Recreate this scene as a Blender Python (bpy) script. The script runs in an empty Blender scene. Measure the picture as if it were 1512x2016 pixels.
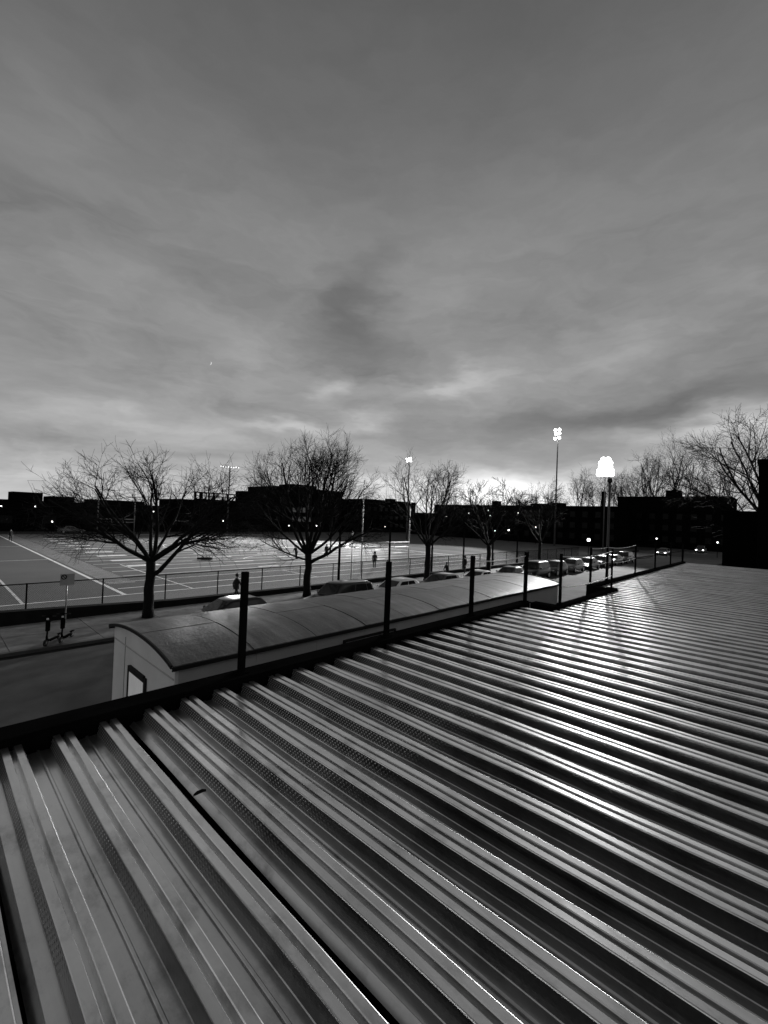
import bpy, bmesh, math, random
from mathutils import Vector, Matrix
PI = math.pi
RAD = math.radians
sc = bpy.context.scene
COL = sc.collection

# ------------------------------------------------------------------ camera
YAW, PITCH, ROLL, HC = RAD(43.4), RAD(0.67), RAD(2.2), 5.6
fwd = Vector((math.cos(YAW) * math.cos(PITCH), math.sin(YAW) * math.cos(PITCH), math.sin(PITCH)))
r0 = Vector((math.sin(YAW), -math.cos(YAW), 0))
u0 = r0.cross(fwd)
rt = r0 * math.cos(ROLL) + u0 * math.sin(ROLL)
up = -r0 * math.sin(ROLL) + u0 * math.cos(ROLL)
cam_d = bpy.data.cameras.new('camera')
cam = bpy.data.objects.new('camera', cam_d)
COL.objects.link(cam)
M4 = Matrix((rt, up, -fwd)).transposed().to_4x4()
M4.translation = Vector((0, 0, HC))
cam.matrix_world = M4
cam_d.sensor_fit = 'VERTICAL'
cam_d.sensor_height = 24
cam_d.lens = 860 / 2016 * 24
cam_d.clip_start = 0.05
cam_d.clip_end = 12000
sc.camera = cam

# ------------------------------------------------------------------ exposure
sc.view_settings.view_transform = 'Standard'
sc.view_settings.look = 'None'
sc.view_settings.exposure = 0.0
sc.view_settings.gamma = 1.0
sc.view_settings.use_curve_mapping = False
sc.cycles.sample_clamp_indirect = 4.0; sc.cycles.sample_clamp_direct = 16.0; sc.cycles.use_denoising = True; sc.cycles.max_bounces = 5; sc.cycles.diffuse_bounces = 2; sc.cycles.glossy_bounces = 3; sc.cycles.transparent_max_bounces = 4

# ------------------------------------------------------------------ sky (black-and-white dusk sky)
SUN_AZ, SUN_EL = 13.0, 1.0       # degrees right of the camera heading, above the horizon
world = bpy.data.worlds.new('World')
sc.world = world
world.use_nodes = True
world.cycles.sampling_method = 'NONE'
WT = world.node_tree
WT.nodes.clear()

class NG:
    """tiny node-graph helper"""
    def __init__(s, t): s.t = t
    def n(s, typ, **kw):
        o = s.t.nodes.new(typ)
        for k, v in kw.items(): setattr(o, k, v)
        return o
    def L(s, a, b): s.t.links.new(a, b)
    def put(s, v, sock):
        if hasattr(v, 'is_output'): s.L(v, sock)
        else: sock.default_value = v
    def m(s, op, a, b=0.0, c=None, clamp=False):
        o = s.n('ShaderNodeMath', operation=op, use_clamp=clamp)
        s.put(a, o.inputs[0]); s.put(b, o.inputs[1])
        if c is not None: s.put(c, o.inputs[2])
        return o.outputs[0]
    def vm(s, op, a, b=(0, 0, 0)):
        o = s.n('ShaderNodeVectorMath', operation=op)
        s.put(a, o.inputs[0]); s.put(b, o.inputs[1])
        return o.outputs['Value'] if op in ('DOT_PRODUCT', 'LENGTH') else o.outputs[0]
    def xyz(s, x, y, z):
        o = s.n('ShaderNodeCombineXYZ')
        s.put(x, o.inputs[0]); s.put(y, o.inputs[1]); s.put(z, o.inputs[2])
        return o.outputs[0]
    def noise(s, vec, scale, detail=4, rough=0.5, dist=0.0):
        o = s.n('ShaderNodeTexNoise')
        if vec is not None: s.L(vec, o.inputs['Vector'])
        o.inputs['Scale'].default_value = scale; o.inputs['Detail'].default_value = detail
        o.inputs['Roughness'].default_value = rough; o.inputs['Distortion'].default_value = dist
        return o.outputs[0]
    def ramp(s, v, stops, interp='LINEAR'):
        o = s.n('ShaderNodeValToRGB')
        o.color_ramp.interpolation = interp
        e = o.color_ramp.elements
        while len(e) < len(stops): e.new(0.5)
        for i, (p, c) in enumerate(stops):
            e[i].position = p; e[i].color = (c, c, c, 1)
        s.put(v, o.inputs[0])
        return o.outputs[0]

g = NG(WT)
tc = g.n('ShaderNodeTexCoord').outputs['Generated']
d = g.vm('NORMALIZE', tc)
sep = g.n('ShaderNodeSeparateXYZ'); g.L(d, sep.inputs[0])
hf = (math.cos(YAW), math.sin(YAW), 0)
da = g.vm('DOT_PRODUCT', d, tuple(r0)); db = g.vm('DOT_PRODUCT', d, hf)
DEG = 180 / PI
az0 = g.m('MULTIPLY', g.m('ARCTAN2', da, db), DEG)
el0 = g.m('MULTIPLY', g.m('ARCSINE', sep.outputs[2]), DEG)
wv = g.xyz(g.m('MULTIPLY', az0, 0.05), g.m('MULTIPLY', el0, 0.14), 0.0)
wn = g.n('ShaderNodeTexNoise'); g.L(wv, wn.inputs['Vector'])
wn.inputs['Scale'].default_value = 1.9; wn.inputs['Detail'].default_value = 4; wn.inputs['Roughness'].default_value = .58
wsep = g.n('ShaderNodeSeparateColor'); g.L(wn.outputs['Color'], wsep.inputs[0])
w1, w2 = wsep.outputs[0], wsep.outputs[1]
az = g.m('ADD', az0, g.m('MULTIPLY', g.m('SUBTRACT', w1, 0.5), 14.0))
el = g.m('ADD', el0, g.m('MULTIPLY', g.m('SUBTRACT', w2, 0.5), 6.0))
# evenly graded cloud veil, brightest along the horizon
elb = g.m('ADD', el0, g.m('MULTIPLY', g.m('SUBTRACT', w2, 0.5), 4.0))
base = g.ramp(g.m('DIVIDE', elb, 90.0), [(0.0, .60), (.030, .50), (.065, .38), (.105, .32), (.17, .265), (.25, .23),
                                        (.36, .205), (.46, .143), (.56, .10), (.75, .095)])
# dimmer away from the sunset
dz = g.m('MULTIPLY', g.m('SUBTRACT', az0, SUN_AZ), PI / 180)
cz = g.m('COSINE', dz)
side = g.m('ADD', 0.96, g.m('MULTIPLY', cz, 0.04))
# streaky cloud texture on a flat cloud deck
den = g.m('ADD', g.m('ABSOLUTE', sep.outputs[2]), 0.10)
cu = g.m('DIVIDE', da, den); cv = g.m('DIVIDE', db, den)
cw = g.xyz(g.m('MULTIPLY', cu, 0.55), g.m('MULTIPLY', cv, 1.0), 0.0)
n1 = g.noise(cw, 0.85, 6, 0.60, 0.5)
n2 = g.noise(g.xyz(g.m('MULTIPLY', az, .055), g.m('MULTIPLY', el, .16), 5.0), 1.5, 4, 0.62, 0.3)
cl = g.m('ADD', g.m('MULTIPLY', g.m('SUBTRACT', n1, 0.5), 1.0), g.m('MULTIPLY', g.m('SUBTRACT', n2, 0.5), 1.1))
lowc = g.ramp(g.m('DIVIDE', el0, 90.0), [(0.0, .35), (.04, .8), (.20, .9), (.45, .30), (.8, .2)])
mul = g.m('ADD', 1.0, g.m('MULTIPLY', cl, lowc))
FEATS = [  # azimuth, elevation, half-width az, half-width el, slope, strength
    (-5, 25, 5.0, 5.5, 0.25, -.42), (-2, 20, 9, 3.2, 0.1, -.22), (8, 27, 10, 5, .2, .10),
    (19, 12.0, 20, 2.3, .085, -.52), (16, 7.6, 14, 1.6, .07, -.34), (34, 13.5, 12, 1.5, .10, -.25),
    (-7.5, 16, 3.2, 1.2, .1, .65), (8.5, 17.0, 5.5, 1.4, .12, .65), (-13, 11.2, 6, 0.9, -.04, .75), (-4, 12.5, 4, .9, .1, .45),
    (-30, 10.0, 10, 0.9, -.05, .25), (38, 10.5, 9, 1.5, .12, .75), (14, 3.8, 9, 2.4, .02, 1.3), (33, 5.0, 10, 1.6, .08, .35),
    (-2, 4.5, 7, 2.0, .0, .30), (-39, 7.4, 6, .9, 0, -.28), (-24, 6.2, 6, .8, 0, -.18), (28, 20, 16, 3, .22, .22), (30, 17, 16, 1.6, .2, -.18), (-18, 20, 12, 2.5, -.2, .14), (-22, 26, 14, 4, -.25, -.04)]
tot = 0.0
PV = g.xyz(az, el, 1.0)
for a, e, wa, we, s, A in FEATS:
    xa = g.vm('DOT_PRODUCT', PV, (1 / wa, 0, -a / wa))
    ye = g.vm('DOT_PRODUCT', PV, (-s / we, 1 / we, (s * a - e) / we))
    q = g.m('MULTIPLY_ADD', xa, xa, g.m('MULTIPLY', ye, ye))
    tot = g.m('MULTIPLY_ADD', g.m('POWER', 0.36788, q), A, tot)
mul = g.m('MULTIPLY', mul, g.m('ADD', 1.0, tot))
mul = g.m('MAXIMUM', mul, 0.15)
cloud = g.m('MULTIPLY', g.m('MULTIPLY', base, side), mul)
sky = g.n('ShaderNodeTexSky')
sky.sky_type = 'NISHITA'
sky.sun_disc = False
sky.sun_elevation = RAD(SUN_EL)
SUN_W = YAW - RAD(SUN_AZ)                       # world angle of the sun from +X, counter-clockwise
sky.sun_rotation = PI / 2 - SUN_W               # node measures clockwise from +Y
bw = g.n('ShaderNodeRGBToBW'); g.L(sky.outputs[0], bw.inputs[0])
lum = g.m('ADD', g.m('MULTIPLY', cloud, 10.0), g.m('MULTIPLY', bw.outputs[0], 0.25))
bg = g.n('ShaderNodeBackground')
g.L(lum, bg.inputs[0]); bg.inputs[1].default_value = 0.1
wo = g.n('ShaderNodeOutputWorld'); g.L(bg.outputs[0], wo.inputs[0])

# last weak daylight from the sunset
sun_d = bpy.data.lights.new('sun', 'SUN')
sun_d.energy = 0.08; sun_d.angle = RAD(14)
sun = bpy.data.objects.new('sun', sun_d); COL.objects.link(sun)
sv = Vector((math.cos(SUN_W) * math.cos(RAD(4)), math.sin(SUN_W) * math.cos(RAD(4)), math.sin(RAD(4))))
sun.rotation_euler = sv.to_track_quat('Z', 'Y').to_euler()

# ================================================================== materials (all neutral greys: a black-and-white place)
def mat(name, v, rough=0.7, metal=0.0, var=0.25, scale=3.0, bump=0.0, bscale=40.0, spec=0.4, coat=0.0, detail=5):
    m = bpy.data.materials.new(name); m.use_nodes = True
    t = m.node_tree; b = t.nodes['Principled BSDF']; q = NG(t)
    b.inputs['Roughness'].default_value = rough; b.inputs['Metallic'].default_value = metal
    b.inputs['Specular IOR Level'].default_value = spec
    b.inputs['Coat Weight'].default_value = coat
    oc = q.n('ShaderNodeTexCoord').outputs['Object']
    if var > 0:
        nn = q.noise(oc, scale, detail, 0.6)
        c = q.ramp(nn, [(0.28, v * (1 - var)), (0.72, min(1, v * (1 + var)))])
        q.L(c, b.inputs['Base Color'])
    else:
        b.inputs['Base Color'].default_value = (v, v, v, 1)
    if bump > 0:
        bn = q.n('ShaderNodeBump'); bn.inputs['Strength'].default_value = bump; bn.inputs['Distance'].default_value = 0.02
        q.L(q.noise(oc, bscale, 4, 0.6), bn.inputs['Height']); q.L(bn.outputs[0], b.inputs['Normal'])
    return m
def emit(name, s, v=1.0):
    m = bpy.data.materials.new(name); m.use_nodes = True
    b = m.node_tree.nodes['Principled BSDF']
    b.inputs['Base Color'].default_value = (.8, .8, .8, 1)
    b.inputs['Emission Color'].default_value = (v, v, v, 1); b.inputs['Emission Strength'].default_value = s
    return m
def glass(name, v=0.02, rough=0.06):
    return mat(name, v, rough, 0, 0, spec=0.6)

ASPHALT = mat('asphalt', .055, .95, 0, .25, .35, .25, 60, spec=.02)
ROAD = mat('road_asphalt', .095, .95, 0, .28, .5, .3, 90, spec=.02)
CONC = mat('pavement_concrete', .16, .9, 0, .30, 1.6, .2, 30, spec=.1)
KERB = mat('kerb_stone', .055, .85, 0, .25, 2)
TURF = mat('synthetic_turf', .125, .95, 0, .18, .12, .3, 50, spec=.2)
TURF2 = mat('worn_turf', .075, .95, 0, .2, .2, .3, 50, spec=.2)
PAINT = mat('line_paint', .85, .8, 0, .25, 1.5)
PAINT2 = mat('faded_line_paint', .62, .85, 0, .35, 1.2)
BLACK = mat('black_steel', .006, .8, 0, .3, 4, spec=.0)
DARKC = mat('dark_wall_stone', .014, .95, 0, .35, 2, spec=.05)
BARK = mat('bark', .009, .95, 0, .35, 6, spec=.15)
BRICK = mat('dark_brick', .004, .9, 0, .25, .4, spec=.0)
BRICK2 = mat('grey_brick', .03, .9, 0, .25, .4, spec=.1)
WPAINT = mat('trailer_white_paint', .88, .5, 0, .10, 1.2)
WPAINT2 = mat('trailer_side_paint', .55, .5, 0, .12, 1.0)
TRIM = mat('dark_trim', .022, .7, 0, .2, 3, spec=.15)
GALV = mat('galvanised_pole', .30, .45, .6, .2, 6)
MAST = mat('mast_steel', .10, .6, .0, .2, 3, spec=.2)
WHITE = mat('white_enamel', .75, .4, 0, .1, 6)
GLASS = glass('dark_glass')
FGLASS = mat('far_window_glass', .005, .3, 0, 0, spec=.1)
RUBBER = mat('rubber', .012, .8, 0, 0)
ALLOY = mat('alloy', .45, .35, .8, 0)
LAMP_SMALL = emit('lamp_small', 5.0)
HEADL = emit('headlight_on', 60.0)
WINLIT = emit('window_lit', 0.035)
for m_ in (WINLIT,): m_.node_tree.nodes['Principled BSDF'].inputs['Base Color'].default_value = (.02, .02, .02, 1)
CURT = mat('curtain_cloth', .7, .9, 0, .12, 3)
for k_, v_ in (('Emission Color', (1, 1, 1, 1)), ('Emission Strength', .13)): CURT.node_tree.nodes['Principled BSDF'].inputs[k_].default_value = v_   # lit room behind

# ================================================================== mesh helpers
class MB:
    def __init__(s): s.v = []; s.f = []; s.mi = []; s.cur = 0
    def add(s, vs, fs):
        o = len(s.v); s.v += [tuple(p) for p in vs]
        for f in fs: s.f.append(tuple(i + o for i in f)); s.mi.append(s.cur)
    def box(s, x0, x1, y0, y1, z0, z1):
        s.add([(x0, y0, z0), (x1, y0, z0), (x1, y1, z0), (x0, y1, z0), (x0, y0, z1), (x1, y0, z1), (x1, y1, z1), (x0, y1, z1)],
              [(0, 3, 2, 1), (4, 5, 6, 7), (0, 1, 5, 4), (1, 2, 6, 5), (2, 3, 7, 6), (3, 0, 4, 7)])
        return s
    def ring(s, c, u, w, r, n):
        return [c + (u * math.cos(2 * PI * k / n) + w * math.sin(2 * PI * k / n)) * r for k in range(n)]
    def tube(s, pts, rads, n=6, cap=True):
        pts = [Vector(p) for p in pts]
        if isinstance(rads, (int, float)): rads = [rads] * len(pts)
        rings = []
        u = None
        for i, p in enumerate(pts):
            t = (pts[min(i + 1, len(pts) - 1)] - pts[max(i - 1, 0)])
            if t.length < 1e-9: t = Vector((0, 0, 1))
            t.normalize()
            if u is None:
                u = t.orthogonal().normalized()
            else:
                u = (u - t * u.dot(t))
                u = u.normalized() if u.length > 1e-6 else t.orthogonal().normalized()
            rings.append(s.ring(p, u, t.cross(u), rads[i], n))
        vs = [q for r in rings for q in r]
        fs = []
        for i in range(len(pts) - 1):
            for k in range(n):
                a = i * n + k; b = i * n + (k + 1) % n
                fs.append((a, b, b + n, a + n))
        if cap and n > 2:
            fs.append(tuple(range(n - 1, -1, -1))); fs.append(tuple(range((len(pts) - 1) * n, len(pts) * n)))
        s.add(vs, fs); return s
    def loft(s, secs, closed=True, cap=True):
        n = len(secs[0]); vs = [p for q in secs for p in q]; fs = []
        for i in range(len(secs) - 1):
            for k in range(n if closed else n - 1):
                a = i * n + k; b = i * n + (k + 1) % n
                fs.append((a, b, b + n, a + n))
        if cap:
            fs.append(tuple(range(n - 1, -1, -1))); fs.append(tuple(range((len(secs) - 1) * n, len(secs) * n)))
        s.add(vs, fs); return s
    def sphere(s, c, r, nu=10, nv=7, sc3=(1, 1, 1)):
        c = Vector(c); secs = []
        for j in range(nv + 1):
            a = -PI / 2 + PI * j / nv; rr = max(1e-3, math.cos(a)) * r
            secs.append([(c.x + rr * math.cos(2 * PI * k / nu) * sc3[0], c.y + rr * math.sin(2 * PI * k / nu) * sc3[1], c.z + r * math.sin(a) * sc3[2]) for k in range(nu)])
        return s.loft(secs)
    def mesh(s, name, mats, smooth=False):
        me = bpy.data.meshes.new(name); me.from_pydata(s.v, [], s.f)
        if not isinstance(mats, (list, tuple)): mats = [mats]
        for m in mats: me.materials.append(m)
        if len(mats) > 1: me.polygons.foreach_set('material_index', s.mi)
        if smooth: me.polygons.foreach_set('use_smooth', [True] * len(me.polygons))
        me.update(); return me
    def build(s, name, mats, parent=None, smooth=False, bevel=0):
        return link(name, s.mesh(name, mats, smooth), parent, bevel)
def link(name, me, parent=None, bevel=0):
    o = bpy.data.objects.new(name, me); COL.objects.link(o); o.parent = parent
    if bevel:
        b = o.modifiers.new('bevel', 'BEVEL'); b.width = bevel; b.segments = 2; b.limit_method = 'ANGLE'
    return o
def tag(o, label, cat, group=None):
    o['label'] = label; o['category'] = cat
    if group: o['group'] = group
    return o
def thing(name, label, cat, loc=(0, 0, 0), rz=0, group=None):
    o = bpy.data.objects.new(name, None); COL.objects.link(o); o.empty_display_size = .2
    o.location = loc; o.rotation_euler = (0, 0, rz)
    return tag(o, label, cat, group)
def struct(o, kind='structure'):
    o['kind'] = kind; return o
def copy_tree(o, parent=None):
    c = o.copy(); COL.objects.link(c); c.parent = parent
    for ch in list(o.children): copy_tree(ch, c)
    return c
def box(name, m, parent, *b, bevel=0):
    return MB().box(*b).build(name, m, parent, bevel=bevel)

# ================================================================== ground, road, pavement, field
struct(MB().box(-900, 1500, -900, 1500, -.6, -.012).build('ground', ASPHALT))
struct(MB().box(-60, 260, 9.2, 20.72, -.3, 0.0).build('road', ROAD))
struct(MB().box(-60, 260, 6.2 - 12, 9.0, -.3, -.004).build('yard', mat('yard_asphalt', .04, .95, 0, .2, 1.0, spec=.02)))
struct(MB().box(-60, 150, 20.36, 20.715, -.2, .004).build('gutter', DARKC))
pav = struct(MB().box(-60, 150, 20.72, 25.42, -.3, .10).build('pavement', KERB))
slab = None
for i in range(-3, 34):
    if slab is None:
        s1 = MB().box(0.012, 2.988, 0.0, 2.20, .0, .024).mesh('slab', CONC)
        s2 = MB().box(0.012, 2.988, 0.0, 2.20, .0, .022).mesh('slab', CONC)
        k1 = MB().box(0.006, 2.994, 0.0, .22, .0, .030).mesh('kerb', KERB)
        slab = 1
    for j, me in ((0, s1), (1, s2)):
        o = link('slab', me, pav); o.location = (i * 3.0 + 2.4, 20.965 + j * 2.215, .10); o.rotation_euler = (RAD(.1 * ((i * 7 + j * 3) % 3 - 1)), 0, 0)
    o = link('kerb', k1, pav); o.location = (i * 3.0 + 2.4, 20.735, .10)
# second kerb on the near side of the road
struct(MB().box(-60, 150, 9.0, 9.2, -.3, .10).build('kerb', KERB))

field = struct(MB().box(-40, 66, 26.4, 102, -.4, .012).build('sports_field', TURF))
struct(MB().box(66, 119, 26.0, 108, -.4, .008).build('field_margin', TURF2))
FZ = .016
def line(x0, x1, y0, y1, m=PAINT, name='painted_line', dz=0):
    me = bpy.data.meshes.new(name)
    me.from_pydata([(x0, y0, FZ + dz), (x1, y0, FZ + dz), (x1, y1, FZ + dz), (x0, y1, FZ + dz)], [], [(0, 1, 2, 3)])
    me.materials.append(m); link(name, me, field)
X0, X1 = 9.1, 58.3
line(X0 - .12, X0 + .12, 31.1, 101, PAINT, 'side_line')
line(X1 - .12, X1 + .12, 31.1, 101, PAINT, 'side_line')
line(-2, 62, 30.98, 31.12, PAINT, 'end_line', .004)
line(3.95, 4.1, 31.2, 101, PAINT2, 'side_line')
line(-20, 8.9, 54.9, 55.1, PAINT2, 'painted_line')
line(-20, 9.0, 72.9, 73.1, PAINT2, 'painted_line')
k = 0
yy = 33.6
while yy < 100:
    w = .10
    line(X0 + (2.3 if k > 1 else .3), X1 - 2.3, yy - w, yy + w, PAINT if k % 3 == 0 else PAINT2, 'yard_line', .004)
    yy += 3.0; k += 1
hm = MB()
yy = 36.0
while yy < 100:
    for xa, xb in ((X0 + .35, X0 + 2.1), (X1 - 2.1, X1 - .35)):
        hm.add([(xa, yy, FZ + .001), (xb, yy, FZ + .001), (xb, yy + .14, FZ + .001), (xa, yy + .14, FZ + .001)], [(0, 1, 2, 3)])
    yy += .6 if yy < 60 else .8
struct(hm.build('hash_marks', PAINT2, field), 'stuff')
for i in range(9):
    y = 46.2 + i * 5.2
    line(14.6 - 1.0, 14.6 + 1.9, y - .55, y + .55, PAINT, 'yard_number_block', .008)
    line(52.0 - .9, 52.0 + 1.5, y - .45, y + .45, PAINT, 'yard_number_block', .008)
for i in range(12):
    y = 40 + i * 5.2
    line(24.0, 26.4, y, y + .38, PAINT, 'hash_block', .008); line(40.6, 43, y, y + .38, PAINT, 'hash_block', .008)
    line(31.5, 34.5, y + 2.6, y + 2.95, PAINT, 'hash_block', .008)
# soccer boxes
for a, b, dp in ((13.4, 54.0, 16.5), (24.5, 42.9, 5.5)):
    line(a - .06, a + .06, 31.15, 31.1 + dp, PAINT, 'box_line', .012); line(b - .06, b + .06, 31.15, 31.1 + dp, PAINT, 'box_line', .012)
    line(a, b, 31.1 + dp - .06, 31.1 + dp + .06, PAINT, 'box_line', .016)
def arc(cx, cy, r, a0, a1, w=.12):
    m = MB(); n = 40
    vs = []
    for i in range(n + 1):
        a = a0 + (a1 - a0) * i / n
        for rr in (r - w / 2, r + w / 2): vs.append((cx + rr * math.cos(a), cy + rr * math.sin(a), FZ + .02))
    m.add(vs, [(2 * i, 2 * i + 1, 2 * i + 3, 2 * i + 2) for i in range(n)])
    m.build('arc_line', PAINT, field)
arc(33.7, 42.1, 9.15, RAD(37), RAD(143)); arc(33.7, 66, 9.15, 0, 2 * PI)

# ================================================================== the metal roof we look over
bld = thing('flat_roofed_building', 'low building with ribbed galvanised metal roof deck filling the foreground', 'building', (0, 0, 0))
H = .076; PITCHX = .79 / 3; ZB = 4.024
def deck_material(perf):
    m = bpy.data.materials.new('perforated_galvanised' if perf else 'galvanised_deck'); m.use_nodes = True
    t = m.node_tree; b = t.nodes['Principled BSDF']; q = NG(t)
    b.inputs['Metallic'].default_value = 1.0
    geo = q.n('ShaderNodeNewGeometry').outputs['Position']
    st = q.vm('MULTIPLY', geo, (14.0, 0.7, 6.0))
    n_a = q.noise(st, 1.6, 6, .6); n_b = q.noise(geo, 1.1, 5, .6); n_c = q.noise(geo, 38, 3, .6)
    v = q.m('ADD', q.m('MULTIPLY', n_a, .35), q.m('ADD', q.m('MULTIPLY', n_b, .55), q.m('MULTIPLY', n_c, .10)))
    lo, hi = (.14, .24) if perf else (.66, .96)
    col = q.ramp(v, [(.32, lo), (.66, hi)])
    bn = q.n('ShaderNodeBump'); bn.inputs['Strength'].default_value = .05; bn.inputs['Distance'].default_value = .01
    dirt = q.noise(q.vm('MULTIPLY', geo, (3.0, 1.6, 1.0)), 2.1, 8, .7)
    dm = q.ramp(dirt, [(.50, 1.0), (.60, .80), (.72, .55)])
    cm_ = q.n('ShaderNodeMix', data_type='RGBA', blend_type='MULTIPLY'); cm_.inputs['Factor'].default_value = 1.0
    q.L(col, cm_.inputs['A']); q.L(dm, cm_.inputs['B']); col = cm_.outputs['Result']
    hgt = q.noise(q.vm('MULTIPLY', geo, (4.0, 3.0, 4.0)), 1.6, 4, .55)
    nrm = bn.outputs[0]
    q.L(hgt, bn.inputs['Height'])
    if perf:
        uv = q.n('ShaderNodeUVMap').outputs[0]
        s3 = q.n('ShaderNodeSeparateXYZ'); q.L(uv, s3.inputs[0])
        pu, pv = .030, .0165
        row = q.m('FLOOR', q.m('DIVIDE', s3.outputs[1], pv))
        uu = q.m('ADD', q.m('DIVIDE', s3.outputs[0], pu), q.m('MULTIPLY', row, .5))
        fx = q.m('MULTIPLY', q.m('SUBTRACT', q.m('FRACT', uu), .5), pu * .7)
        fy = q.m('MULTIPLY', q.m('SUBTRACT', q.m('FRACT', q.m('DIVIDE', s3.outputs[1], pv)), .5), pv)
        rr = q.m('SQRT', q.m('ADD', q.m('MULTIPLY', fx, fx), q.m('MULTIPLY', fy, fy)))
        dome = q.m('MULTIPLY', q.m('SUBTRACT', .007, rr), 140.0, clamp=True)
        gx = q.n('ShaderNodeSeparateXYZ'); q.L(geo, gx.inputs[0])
        nearend = q.m('MULTIPLY', q.m('MULTIPLY', q.m('SUBTRACT', s3.outputs[0], 1.6), .6, clamp=True), q.m('MULTIPLY', q.m('SUBTRACT', 4.2, gx.outputs[0]), .6, clamp=True))      # keeps bumps and painted light dots to the eave end of the first sheets
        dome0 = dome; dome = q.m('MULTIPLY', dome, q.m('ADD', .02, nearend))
        b2 = q.n('ShaderNodeBump'); b2.inputs['Strength'].default_value = 1.0; b2.inputs['Distance'].default_value = .010
        q.L(dome, b2.inputs['Height']); q.L(bn.outputs[0], b2.inputs['Normal']); nrm = b2.outputs[0]
    p2 = q.n('ShaderNodeBsdfPrincipled'); p2.inputs['Metallic'].default_value = .9
    if perf:      # light through the punched holes, painted into the colour as pale dots
        light_dots = q.m('MULTIPLY', q.m('MULTIPLY', dome0, 1.6), nearend, clamp=True)
        c2 = q.n('ShaderNodeMix', data_type='RGBA'); q.L(light_dots, c2.inputs['Factor']); q.L(col, c2.inputs['A']); c2.inputs['B'].default_value = (.95, .95, .95, 1); col = c2.outputs['Result']
        q.L(q.m('SUBTRACT', .9, q.m('MULTIPLY', light_dots, .9)), p2.inputs['Metallic'])
    for sh, r_ in ((b, .15), (p2, .29)):
        q.L(col, sh.inputs['Base Color']); q.L(nrm, sh.inputs['Normal'])
        q.L(q.m('ADD', r_, q.m('MULTIPLY', n_b, .07)), sh.inputs['Roughness'])
    mx = q.n('ShaderNodeMixShader'); mx.inputs[0].default_value = .40
    q.L(b.outputs[0], mx.inputs[1]); q.L(p2.outputs[0], mx.inputs[2])
    q.L(mx.outputs[0], t.nodes['Material Output'].inputs[0])
    return m
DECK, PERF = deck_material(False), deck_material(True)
# profile across one 3-rib sheet
prof = []; pmat = []
def pp(x, z, m=0): prof.append((x, z)); pmat.append(m)
c = .004
for k in range(3):
    o = k * PITCHX
    if k == 0: pp(o + .030, -.016)
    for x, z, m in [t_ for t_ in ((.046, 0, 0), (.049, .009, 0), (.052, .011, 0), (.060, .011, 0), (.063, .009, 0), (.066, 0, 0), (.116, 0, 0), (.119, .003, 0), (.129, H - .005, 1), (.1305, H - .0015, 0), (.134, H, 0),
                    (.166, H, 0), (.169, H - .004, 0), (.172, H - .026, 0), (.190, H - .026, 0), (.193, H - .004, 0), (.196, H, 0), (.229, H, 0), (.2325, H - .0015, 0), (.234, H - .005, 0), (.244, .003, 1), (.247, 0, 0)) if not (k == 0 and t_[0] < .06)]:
        pp(o + x, z, m)
pp(.79 - .004, 0); 
def sag(y):
    s = ((y - 1.75) % 3.5) / 1.75 - 1.0
    s2 = ((y) % 3.5) / 1.75 - 1.0
    return -SAG * (1 - s2 * s2)
SAG = .004
YE, YS = 3.50, -14.0
def make_sheet(y_end, ny, seed=0):
    rs = random.Random(seed); ph = [rs.uniform(0, 6.28) for _ in range(6)]
    vs = []; fs = []; mi = []; uv = []
    n = len(prof)
    ys = [YS + (y_end - YS) * (i / ny) for i in range(ny + 1)]
    for y in ys:
        for x, z in prof: vs.append((x + .0022 * math.sin(y * 1.7 + ph[0]) + .0012 * math.sin(y * 4.1 + ph[1] + x * 5), y, z + sag(y) + .0025 * math.sin(y * 2.3 + ph[2] + x * 7) + .0016 * math.sin(y * 5.7 + ph[3] - x * 9)))
    for i in range(ny):
        for k in range(n - 1):
            a = i * n + k
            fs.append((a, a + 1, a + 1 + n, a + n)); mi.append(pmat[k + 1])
            uv += [(ys[i], prof[k][1]), (ys[i], prof[k + 1][1]), (ys[i + 1], prof[k + 1][1]), (ys[i + 1], prof[k][1])]
    me = bpy.data.meshes.new('deck_sheet'); me.from_pydata(vs, [], fs)
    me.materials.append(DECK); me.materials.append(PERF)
    me.polygons.foreach_set('material_index', mi)
    ul = me.uv_layers.new(name='UVMap')
    ul.data.foreach_set('uv', [c_ for p in uv for c_ in p])
    me.update(); return me
me_fulls = [make_sheet(YE, 90, k_) for k_ in range(5)]; me_notch = make_sheet(3.0, 88, 9)
random.seed(5)
XS = 1.06 - 3 * .79
for i in range(31):
    x = XS + i * .79
    o = link('deck_sheet', me_notch if 7.6 < x + .4 < 11.4 else me_fulls[i % 5], bld)
    if i == 2: x -= .022
    o.location = (x, 0, ZB + random.uniform(-.004, .004))
    o.rotation_euler = (random.uniform(-.001, .001), random.uniform(-.005, .005), 0)
XE = XS + 31 * .79
# dark joists, walls and soffit under the deck
for y in (-10, -6, -2, 0.0, 3.38):
    box('joist', BLACK, bld, XS, XE, y - .06, y + .06, ZB - .36, ZB - .02 - SAG)
box('ceiling_panel', BLACK, bld, XS, XE, -14, 2.9, ZB - .62, ZB - .45)
box('wall', BRICK2, bld, XS + .1, 7.85, 2.5, 3.40, 0, ZB - .40)
box('wall', BRICK2, bld, 7.95, XE - .1, 2.4, 3.0, 0, ZB - .40)
box('wall', BRICK2, bld, XE - .3, XE - .1, -14, 2.4, 0, ZB - .40)
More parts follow.
